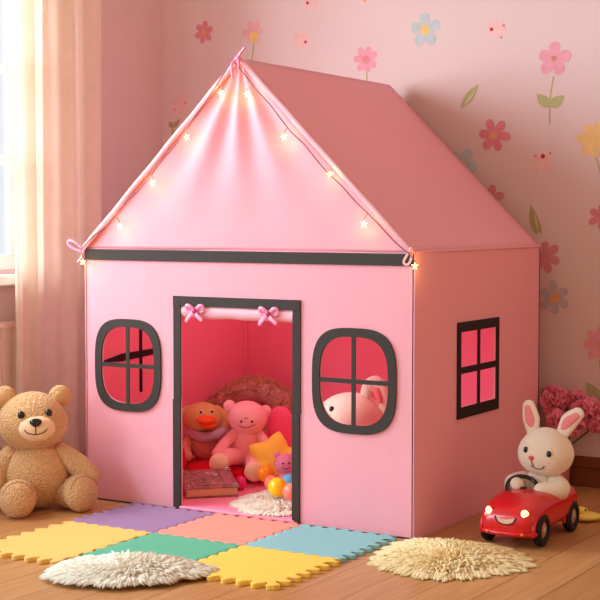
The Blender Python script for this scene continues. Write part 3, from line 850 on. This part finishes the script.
b = nb(); SMx = Matrix.Rotation(math.radians(32), 3, 'X') @ Matrix.Rotation(math.radians(20), 3, 'Y'); sc_ = Vector((-.014, -.032, .142))
torus(b, sc_, .047, .0062, SMx, 40, 12); stw = obj('steering_wheel', b, M['black'], CA)
b = nb(); 
for a in (PI*.5+PI, .15, PI-.15): tube(b, [sc_+SMx @ Vector((0, 0, -.006)), sc_+SMx @ Vector((.045*math.cos(a), .045*math.sin(a), 0))], .0055, 8)
ell(b, sc_+SMx @ Vector((0, 0, -.004)), (.014, .014, .009), seg=18, rings=10); obj('wheel_spokes', b, M['black'], stw)
b = nb(); tube(b, [sc_+SMx @ Vector((0, 0, -.004)), (0, -.052, .112)], .008, 10); obj('steering_column', b, M['tyre'], stw)

BU = thing('plush_bunny', 'cream white plush bunny with pink ears sitting in the red car', 'plush toy', (1.466, .290, .042), math.radians(-1))
b = nb(); ell(b, (0, .0, .072), (.060, .052, .076), seg=36, rings=24, f=lambda p: Vector((p.x*(1-.2*p.z), p.y, p.z))); obj('torso', b, M['bunny'], BU)
hc, hr = (.024, -.012, .198), (.082, .074, .071)
b = nb(); ell(b, hc, hr, seg=48, rings=32, f=lambda p: fuzz(Vector((p.x*(1-.10*p.z), p.y, p.z)), .012)); hd = obj('head', b, M['bunny'], BU)
HR = Matrix.Rotation(math.radians(-4), 4, 'Z')
for q, bx_, tx_ in ((-1, -.022, -.038), (1, .068, .113)):
    b = nb(); pts = [(bx_, .0, .248), ((bx_*.55+tx_*.45), .004, .288), (tx_, .006, .324 if q < 0 else .312)]
    limb(b, pts, [.018, .027, .020], seg=20, flat=((0, 1, 0), .5)); e_ = obj('ear', b, M['bunny'], hd)
    b = nb(); pts2 = [(p[0], p[1]-.0085, p[2]) for p in pts]; pts2[0] = (pts2[0][0]*.8+pts2[1][0]*.2, pts2[1][1], pts2[0][2]+.016); pts2[2] = (pts2[2][0], pts2[2][1], pts2[2][2]-.004)
    limb(b, pts2, [.009, .0165, .010], seg=16, flat=((0, 1, 0), .5)); obj('inner_ear', b, M['earpink'], e_)
for x, z in ((-.010, .210), (.061, .203)):
    p = sph_y(hc, hr, x, z); b = nb(); ell(b, p, (.0075, .006, .0092), seg=18, rings=12); obj('eye', b, M['black'], hd)
p = sph_y(hc, hr, .010, .188); b = nb(); ell(b, p, (.0085, .006, .0075), seg=18, rings=12, f=lambda v: Vector((v.x*(1+.45*v.z), v.y, v.z))); obj('nose', b, M['nosepink'], hd)
curve_line([sph_y(hc, hr, x, z, .0012) for x, z in ((.010, .180), (.011, .172), (.014, .165))], .0013, M['thread'], 'mouth_stitch', hd)
curve_line([sph_y(hc, hr, x, z, .0012) for x, z in ((.006, .165), (.014, .160), (.025, .156), (.038, .158), (.046, .166))], .0013, M['thread'], 'mouth_stitch', hd)
for q, pts in ((-1, [(-.048, -.005, .108), (-.062, -.04, .100), (-.034, -.088, .104)]), (1, [(.052, -.002, .110), (.078, -.035, .096), (.040, -.080, .096)])):
    b = nb(); limb(b, pts, [.026, .030, .023]); obj('arm', b, M['bunny'], BU)

# ------------------------------------------------------------------ bouquet behind the bunny
BQ = thing('flower_bouquet', 'deep pink ruffled flowers in a vase by the wall behind the bunny', 'flowers', (1.252, .960, 0))
b = nb(); K = 32; prof = [(.0, .0), (.040, .0), (.046, .02), (.050, .07), (.042, .12), (.030, .145), (.033, .155), (.028, .155), (.024, .14), (.0, .13)]
rr = [[b.verts.new((max(r_, .0005)*math.cos(2*PI*k/K), max(r_, .0005)*math.sin(2*PI*k/K), z_)) for r_, z_ in prof] for k in range(K)]
for k in range(K):
    for q in range(len(prof)-1): b.faces.new((rr[k][q], rr[(k+1) % K][q], rr[(k+1) % K][q+1], rr[k][q+1]))
obj('vase', b, M['vase'], BQ)
def bloom(c, r, n, seed):
    rnd = random.Random(seed); V, Fc = [], []
    for k in range(n):
        zz = 1-2*(k+.5)/n; a = k*2.39996; q = math.sqrt(1-zz*zz)
        d = Vector((q*math.cos(a), q*math.sin(a), zz)); d = (d+Vector([rnd.uniform(-.2, .2) for _ in range(3)])).normalized()
        u = d.orthogonal().normalized(); w = d.cross(u); th = rnd.random()*6.28; s = u*math.cos(th)+w*math.sin(th); tt = d.cross(s)
        base = len(V); L_ = r*rnd.uniform(.85, 1.1); wd = r*.36; cv = rnd.uniform(-.35, .35)
        for i in range(4):
            for j in range(5):
                t = i/3; x = (j-2)/2
                p = d*(L_*(.35+.65*t))+s*(x*wd*(.3+.7*math.sin(PI*(.15+.6*t))))+tt*(cv*r*t*t+.10*r*math.sin(3*x+seed+k)*t+.14*r*x*x)+d*(-.10*r*x*x*t)
                V.append(tuple(Vector(c)+p))
        for i in range(3):
            for j in range(4): Fc.append((base+i*5+j, base+i*5+j+1, base+i*5+6+j, base+i*5+5+j))
    return (V, Fc)
heads = [(.004, -.01, .300, .050), (.121, -.03, .272, .054), (-.036, .040, .318, .030), (.078, -.045, .232, .040), (.030, -.05, .240, .040), (.140, .0, .235, .036), (.070, .01, .300, .042)]
for i, (x, y, z, r_) in enumerate(heads):
    b = nb(); tube(b, spline([(x*.12, y*.12, .12), (x*.5, y*.5, z*.62+.02), (x, y, z-.01)], 5), .003, 8); s_ = obj('stem', b, M['stem'], BQ)
    o = obj('bloom', bloom((x, y, z), r_, 110, i), M['bloom'], BQ); so = o.modifiers.new('thick', 'SOLIDIFY'); so.thickness = .0008
# flat yellow duck toy behind the car
DK = thing('yellow_duck_toy', 'small flat yellow duck toy on the floor behind the red car', 'toy', (1.527, .505, 0), math.radians(31))
b = nb(); ell(b, (0, 0, .014), (.050, .042, .014), f=lambda p: Vector((p.x, p.y, p.z*(1 if p.z > 0 else .98)))); obj('duck_body', b, M['duckyellow'], DK)
b = nb(); ell(b, (-.012, .006, .028), (.022, .020, .014)); hdk = obj('duck_head', b, M['duckyellow'], DK)
for x in (-.020, .0): 
    b = nb(); ell(b, (x, -.009, .034), (.0035, .003, .0035), seg=12, rings=8); obj('eye', b, M['black'], hdk)
b = nb(); ell(b, (-.012, -.016, .026), (.009, .008, .003), seg=16, rings=10); obj('beak', b, M['orangeball'], hdk)

# ------------------------------------------------------------------ things inside the tent
PADZ = .0125
CU = obj('floor_cushion', nb(), M['redplush'])
b = nb(); ell(b, (0, 0, .030), (.185, .125, .030), seg=48, rings=24, f=lambda p: Vector((math.copysign(abs(p.x)**.8, p.x), math.copysign(abs(p.y)**.8, p.y), p.z)))
b.to_mesh(CU.data); b.free(); CU.data.polygons.foreach_set('use_smooth', [True]*len(CU.data.polygons)); CU.location = (.205, .515, PADZ)
tag(CU, 'flat red plush cushion under the duck and pink bear in the tent', 'cushion')
CZ = PADZ+.055
FX = math.radians(36)
# round fluffy cushion standing against the back
DC = thing('round_pet_cushion', 'round brown furry cushion with dusty lilac centre standing behind the toys', 'cushion', (.170, .735, PADZ), math.radians(22))
b = nb(); ctr = Vector((0, 0, .152)); items = []
DM = Matrix.Rotation(math.radians(78), 3, 'X')
torus(b, ctr, .135, .045, DM, 56, 18, ry=.122); obj('rim', b, M['lilacplush'], DC)
rnd = random.Random(3)
for k in range(5200):
    a = rnd.random()*2*PI; t = rnd.random()*2*PI
    loc = Vector(((.135+.045*math.cos(t))*math.cos(a), (.122+.045*math.cos(t))*math.sin(a), .045*math.sin(t)))
    nrm = Vector((math.cos(t)*math.cos(a), math.cos(t)*math.sin(a), math.sin(t)))
    if math.cos(t) < -.1: continue
    rd_ = Vector((rnd.uniform(-.6, .6), rnd.uniform(-.6, .6), rnd.uniform(-.6, .6)))
    items.append((ctr+DM @ loc, (DM @ nrm)+rd_, .020, .0016, rd_*.006))
obj('fur_trim', strands(items), M['fur_brown'], DC)
b = nb(); ell(b, (0, .012, .152), (.105, .03, .105), rot=(math.radians(-12), 0, 0)); obj('inner_pad', b, M['lilacplush'], DC)
# hot pink cushion
o = obj('hot_pink_cushion', nb(), M['hotplush']); b = nb(); ell(b, (0, 0, .122), (.050, .035, .120), f=lambda p: Vector((math.copysign(abs(p.x)**.8, p.x), p.y, math.copysign(abs(p.z)**.7, p.z)))); b.to_mesh(o.data); b.free()
o.data.polygons.foreach_set('use_smooth', [True]*len(o.data.polygons)); o.location = (.346, .645, PADZ); o.rotation_euler = (0, 0, FX); tag(o, 'upright hot pink cushion behind the pink plush bear', 'cushion')
# plush duck
DU = thing('plush_duck', 'orange-brown plush duck with orange beak and lilac scarf in the tent', 'plush toy', (.120, .500, CZ), FX)
b = nb(); ell(b, (.005, 0, .055), (.060, .050, .060)); obj('torso', b, M['duckbody'], DU)
hc, hr = (-.008, -.012, .150), (.068, .058, .054)
b = nb(); ell(b, hc, hr); hd = obj('head', b, M['duck'], DU)
for q in (-1, 1):
    b = nb(); limb(b, [(hc[0]+q*.052, -.002, .180), (hc[0]+q*.078, -.006, .150), (hc[0]+q*.075, -.012, .120)], [.012, .019, .014], flat=((0, 1, 0), .6)); obj('ear', b, M['duck'], hd)
bc, br = (.008, -.072, .142), (.036, .030, .016)
b = nb(); ell(b, (.006, -.070, .148), (.034, .030, .017)); bk = obj('upper_beak', b, M['beak'], hd)
b = nb(); ell(b, (.012, -.066, .128), (.026, .026, .012)); obj('lower_beak', b, M['beak'], hd)
for x in (-.012, .026):
    p = sph_y(hc, hr, x, .176); b = nb(); ell(b, p, (.0075, .004, .0075), seg=16, rings=10); e_ = obj('eye_white', b, M['white'], hd)
    b = nb(); ell(b, (p[0], p[1]-.003, p[2]), (.0045, .003, .0048), seg=12, rings=8); obj('pupil', b, M['black'], e_)
b = nb(); limb(b, [(-.050, -.030, .100), (-.01, -.058, .086), (.035, -.052, .090), (.062, -.020, .102)], [.014, .019, .019, .015]); obj('scarf', b, M['scarf'], DU)
for q in (-1, 1):
    b = nb(); limb(b, [(q*.05, -.01, .075), (q*.068, -.04, .045), (q*.06, -.07, .022)], [.020, .022, .017]); obj('wing', b, M['duckbody'], DU)
# pink bear
PB = thing('plush_bear', 'pink plush bear with cream foot soles sitting in the tent doorway', 'plush toy', (.312, .478, CZ), FX)
b = nb(); ell(b, (0, 0, .068), (.050, .044, .070), f=lambda p: Vector((p.x*(1-.18*p.z), p.y, p.z))); obj('torso', b, M['pinkplush'], PB)
hc, hr = (.004, -.014, .166), (.068, .060, .058)
b = nb(); ell(b, hc, hr, rot=(0, .12, 0)); hd = obj('head', b, M['pinkplush'], PB)
for q, z in ((-1, .205), (1, .186)):
    b = nb(); ell(b, (hc[0]+q*.062, .0, z), (.021, .013, .021)); obj('ear', b, M['pinkplush'], hd)
for x in (-.020, .016):
    p = sph_y(hc, hr, x, .160); b = nb(); ell(b, p, (.0038, .003, .0042), seg=12, rings=8); obj('eye', b, M['black'], hd)
curve_line([sph_y(hc, hr, x, z, .001) for x, z in ((-.028, .146), (-.004, .139), (.026, .148))], .0012, M['thread'], 'mouth_stitch', hd)
curve_line([sph_y(hc, hr, x, z, .001) for x, z in ((-.010, .170), (-.003, .174), (.004, .170))], .001, M['thread'], 'nose_stitch', hd)
for q, pts in ((-1, [(-.040, -.01, .112), (-.075, -.030, .080), (-.105, -.055, .048)]), (1, [(.042, -.01, .110), (.062, -.03, .080), (.064, -.05, .050)])):
    b = nb(); limb(b, pts, [.017, .019, .017]); obj('arm', b, M['pinkplush'], PB)
for q, ft in ((-1, Vector((-.098, -.085, .022))), (1, Vector((.020, -.108, -.004)))):
    b = nb(); hip = Vector((q*.028, -.01, .032)); limb(b, [hip, hip.lerp(ft, .55)+Vector((0, 0, .010)), ft], [.030, .030, .029]); l = obj('leg', b, M['pinkplush'], PB)
    d = (ft-hip).normalized(); b = nb(); ell(b, ft+Vector((0, -.022, .003)), (.033, .018, .034)); obj('foot_sole', b, M['soleplush'], l)
# yellow star
ST = thing('plush_star', 'puffy yellow star plush leaning beside the pink bear', 'plush toy', (.446, .448, PADZ), FX, rot=(math.radians(-14), 0, FX))
b = nb(); K = 60; rings = []
def starr(a): 
    u = (a/(2*PI)*5) % 1; u = abs(u-.5)*2
    return .066+.032*u**1.2
for q in (0.0001, .25, .45, .62, .76, .87, .95, 1.0):
    rings.append([(q*starr(2*PI*k/K+PI/2), 2*PI*k/K+PI/2+.12, math.sqrt(max(0, 1-q**2.4))) for k in range(K)])
def sv(r_, a, h, s): return (r_*math.cos(a+.0), -s*h*.036, .088+r_*math.sin(a))
F1 = [[b.verts.new(sv(*p, 1)) for p in rg] for rg in rings]; B1 = [[b.verts.new(sv(*p, -1)) for p in rg] for rg in rings[:-1]]+[F1[-1]]
for S_ in (F1, B1):
    for A, B_ in zip(S_, S_[1:]):
        for k in range(K): b.faces.new((A[k], A[(k+1) % K], B_[(k+1) % K], B_[k]))
bmesh.ops.remove_doubles(b, verts=b.verts[:], dist=.00005)
bmesh.ops.recalc_face_normals(b, faces=b.faces[:])
obj('star_body', b, M['yellowplush'], ST)
o = obj('red_cushion', nb(), M['redplush']); b = nb(); ell(b, (0, 0, .062), (.052, .045, .062), f=lambda p: fuzz(p, .08)); b.to_mesh(o.data); b.free()
o.data.polygons.foreach_set('use_smooth', [True]*len(o.data.polygons)); o.location = (.066, .385, PADZ); tag(o, 'small upright red plush cushion just inside the left door edge', 'cushion')
# second yellow cushion right of the star
o = obj('yellow_cushion', nb(), M['yellowplush']); b = nb(); ell(b, (0, 0, .095), (.062, .035, .094), f=lambda p: fuzz(p, .04)); b.to_mesh(o.data); b.free()
o.data.polygons.foreach_set('use_smooth', [True]*len(o.data.polygons)); o.location = (.560, .500, PADZ); o.rotation_euler = (0, 0, FX); tag(o, 'round yellow cushion half hidden behind the right door edge', 'cushion')
# book
BK = thing('picture_book', 'thick picture book with mottled mauve cover lying in the tent doorway', 'book', (.330, .218, PADZ+.0165), math.radians(46), rot=(math.radians(12), 0, math.radians(46)))
b = nb(); bx(b, -.084, .084, -.075, .075, .004, .030); obj('pages', b, M['pages'], BK, smooth=False)
b = nb(); bx(b, -.088, .088, -.079, .079, 0, .004); obj('back_cover', b, M['cover'], BK, smooth=False)
b = nb(); bx(b, -.088, .088, -.079, .079, .030, .035); cv = bevelmod(obj('front_cover', b, M['cover'], BK, smooth=False), .001)
b = nb(); bx(b, -.064, .040, -.060, .056, .035, .0362); obj('cover_picture', b, M['picture'], cv, smooth=False)
b = nb(); bx(b, .046, .074, -.060, .056, .035, .0360); obj('cover_strip', b, mat('dusty_mauve_strip', srgb(176, 110, 130), .4, .4, var=.3, vscale=60), cv, smooth=False)
b = nb(); bx(b, -.090, -.084, -.079, .079, 0, .035); obj('spine', b, M['cover'], BK, smooth=False)
for x, y in ((-.078, -.069), (.078, -.069), (-.078, .069), (.078, .069)):
    b = nb(); bx(b, x-.011, x+.011, y-.011, y+.011, .0335, .0375); ell(b, (x, y, .0395), (.006, .006, .005), seg=12, rings=8); obj('corner_guard', b, M['silver'], BK, smooth=False)
# egg and balls
def ball(name, label, c, r, m, group=None, sc=(1, 1, 1), rot=None):
    b = nb(); ell(b, (0, 0, r*sc[2]), (r*sc[0], r*sc[1], r*sc[2]), seg=32, rings=20)
    o = obj(name, b, m); o.location = c
    if rot: o.rotation_euler = rot
    return tag(o, label, 'toy ball' if name == 'toy_ball' else 'toy egg', group)
ball('toy_egg', 'shiny magenta toy egg beside the picture book', (.392, .322, PADZ), .0205, M['magenta'], sc=(1, .9, 1.15))
BG = 'plastic balls on the white rug in the tent'
ball('toy_ball', 'orange ball behind the yellow ball on the tent rug', (.478, .340, .045), .0275, M['orangeball'], BG)
ball('toy_ball', 'bright yellow ball at the front of the tent rug', (.646, .150, .044), .0305, M['yellowball'], BG)
ball('toy_ball', 'coral pink ball at the right end of the tent rug', (.720, .115, .044), .028, M['coralball'], BG)
ball('toy_ball', 'sky blue ball behind the yellow one by the door edge', (.612, .275, .044), .0255, M['blueball'], BG)
ball('toy_ball', 'peach ball tucked between the orange and yellow balls', (.570, .235, .044), .024, M['coralball'], BG)
PF = thing('small_plush', 'small mauve pink plush with a face above the blue ball', 'plush toy', (.528, .385, PADZ), FX)
b = nb(); ell(b, (0, 0, .036), (.032, .028, .036)); obj('torso', b, M['mauveplush'], PF)
hc, hr = (0, -.006, .092), (.036, .031, .034); b = nb(); ell(b, hc, hr, f=lambda p: fuzz(p, .06)); hd = obj('head', b, M['mauveplush'], PF)
for x in (-.010, .010):
    p = sph_y(hc, hr, x, .098); b = nb(); ell(b, p, (.0035, .0025, .0035), seg=12, rings=8); obj('eye', b, M['black'], hd)
for q in (-1, 1):
    b = nb(); ell(b, (q*.026, 0, .120), (.012, .008, .012)); obj('ear', b, M['mauveplush'], hd)
curve_line([sph_y(hc, hr, x, z, .001) for x, z in ((-.012, .084), (0, .079), (.012, .084))], .0012, M['thread'], 'mouth_stitch', hd)
# cream rabbit behind the right window
RB = thing('plush_rabbit', 'large cream plush rabbit with drooping ear behind the right front window', 'plush toy', (.862, .262, PADZ), math.radians(8))
b = nb(); ell(b, (0, .01, .105), (.092, .078, .106)); obj('torso', b, M['bunny'], RB)
hc, hr = (-.008, -.014, .280), (.112, .088, .084)
b = nb(); ell(b, hc, hr, seg=40, rings=26); hd = obj('head', b, M['bunny'], RB)
b = nb(); limb(b, [(.030, .0, .325), (.046, -.01, .385), (.080, -.016, .400), (.104, -.02, .360), (.106, -.02, .300)], [.016, .018, .020, .020, .017], flat=((0, 1, 0), .6)); e_ = obj('ear', b, M['bunny'], hd)
b = nb(); limb(b, [(.066, -.026, .380), (.082, -.032, .376), (.094, -.036, .345)], [.007, .010, .008], flat=((0, 1, 0), .5)); obj('inner_ear', b, M['earpink'], e_)
b = nb(); limb(b, [(-.02, .05, .300), (-.03, .085, .290), (-.03, .10, .240)], [.016, .020, .018], flat=((0, 1, 0), .6)); obj('ear', b, M['bunny'], hd)
p = (-.044, -.0864, .319); b = nb(); ell(b, p, (.008, .006, .0095), seg=18, rings=12); obj('eye', b, M['black'], hd)
p = (-.103, -.054, .288); b = nb(); ell(b, p, (.008, .006, .0095), seg=18, rings=12); obj('eye', b, M['black'], hd)
b = nb(); ell(b, (-.083, -.080, .254), (.010, .007, .008), seg=16, rings=10); obj('nose', b, M['nosepink'], hd)

# ------------------------------------------------------------------ light
w = bpy.data.worlds.new('room_light'); SC.world = w; w.use_nodes = True
nt = w.node_tree; N = nt.nodes; L = nt.links
AMB = (.62, .42, .32); WARM = (1.0, .53, .325); TOP = (.58, .46, .35); SKY = (.86, .92, .97)
tc = N.new('ShaderNodeTexCoord'); sx = N.new('ShaderNodeSeparateXYZ'); L.new(tc.outputs['Generated'], sx.inputs[0])
def ramp(sock, a, c):
    r = N.new('ShaderNodeMapRange'); r.inputs['From Min'].default_value = a; r.inputs['From Max'].default_value = c
    L.new(sx.outputs[sock], r.inputs['Value']); return r.outputs['Result']
mx = N.new('ShaderNodeMix'); mx.data_type = 'RGBA'; mx.inputs[6].default_value = (*AMB, 1); mx.inputs[7].default_value = (*TOP, 1)
L.new(ramp('Z', .15, .8), mx.inputs[0])
m0 = N.new('ShaderNodeMix'); m0.data_type = 'RGBA'; m0.inputs[6].default_value = (*AMB, 1); m0.inputs[7].default_value = (*WARM, 1)
L.new(ramp('X', 0, .7), m0.inputs[0]); L.new(m0.outputs[2], mx.inputs[6])
m2 = N.new('ShaderNodeMix'); m2.data_type = 'RGBA'; m2.inputs[7].default_value = (*SKY, 1)
L.new(mx.outputs[2], m2.inputs[6]); L.new(ramp('X', -.35, -.55), m2.inputs[0]); L.new(m2.outputs[2], N['Background'].inputs['Color'])
N['Background'].inputs['Strength'].default_value = 1.0
SC.cycles.max_bounces = 14; SC.cycles.diffuse_bounces = 8; SC.cycles.transmission_bounces = 10

def area(name, loc, target, size, energy, color):
    l = bpy.data.lights.new(name, 'AREA'); l.shape = 'RECTANGLE'; l.size = size[0]; l.size_y = size[1]; l.energy = energy; l.color = color
    o = bpy.data.objects.new(name, l); COL.objects.link(o); o.location = loc
    o.rotation_euler = (Vector(target)-Vector(loc)).to_track_quat('-Z', 'Y').to_euler()
    return o
area('assumed_front_key', (-1.15, -3.6, 1.35), (.6, 0, .6), (1.7, 1.3), 88, (.60, .82, .93))  # assumed key light placed in the open
area('daylight_visible_window', (-1.15, -1.25, 1.6), (.1, .35, .75), (.9, 1.2), 66, (.92, .95, 1.0))
area('daylight_window_high', (-1.45, -.6, 1.75), (.6, -.7, 0), (1.3, 1.3), 106, (.78, .92, 1.0))
l = bpy.data.lights.new('tent_fill', 'POINT'); l.energy = 4.6; l.color = (.92, 1, .97); l.shadow_soft_size = .12  # unseen fill light, added to brighten the tent's inside
lo = bpy.data.objects.new('tent_fill', l); COL.objects.link(lo); lo.location = (.62, .42, 1.02)

# ------------------------------------------------------------------ camera
cd = bpy.data.cameras.new('camera'); cam = bpy.data.objects.new('camera', cd); COL.objects.link(cam)
cam.location = (3.0818, -3.7131, .9266)
cam.rotation_euler = (PI/2-.0575, 0, .5471)
cd.sensor_width = 36; cd.lens = 36*1464.85/600; cd.clip_end = 50
SC.camera = cam
SC.view_settings.view_transform = 'Standard'
try: SC.view_settings.look = 'None'
except Exception: pass
SC.view_settings.gamma = 1; SC.view_settings.use_curve_mapping = False
SC.view_settings.exposure = 0.0
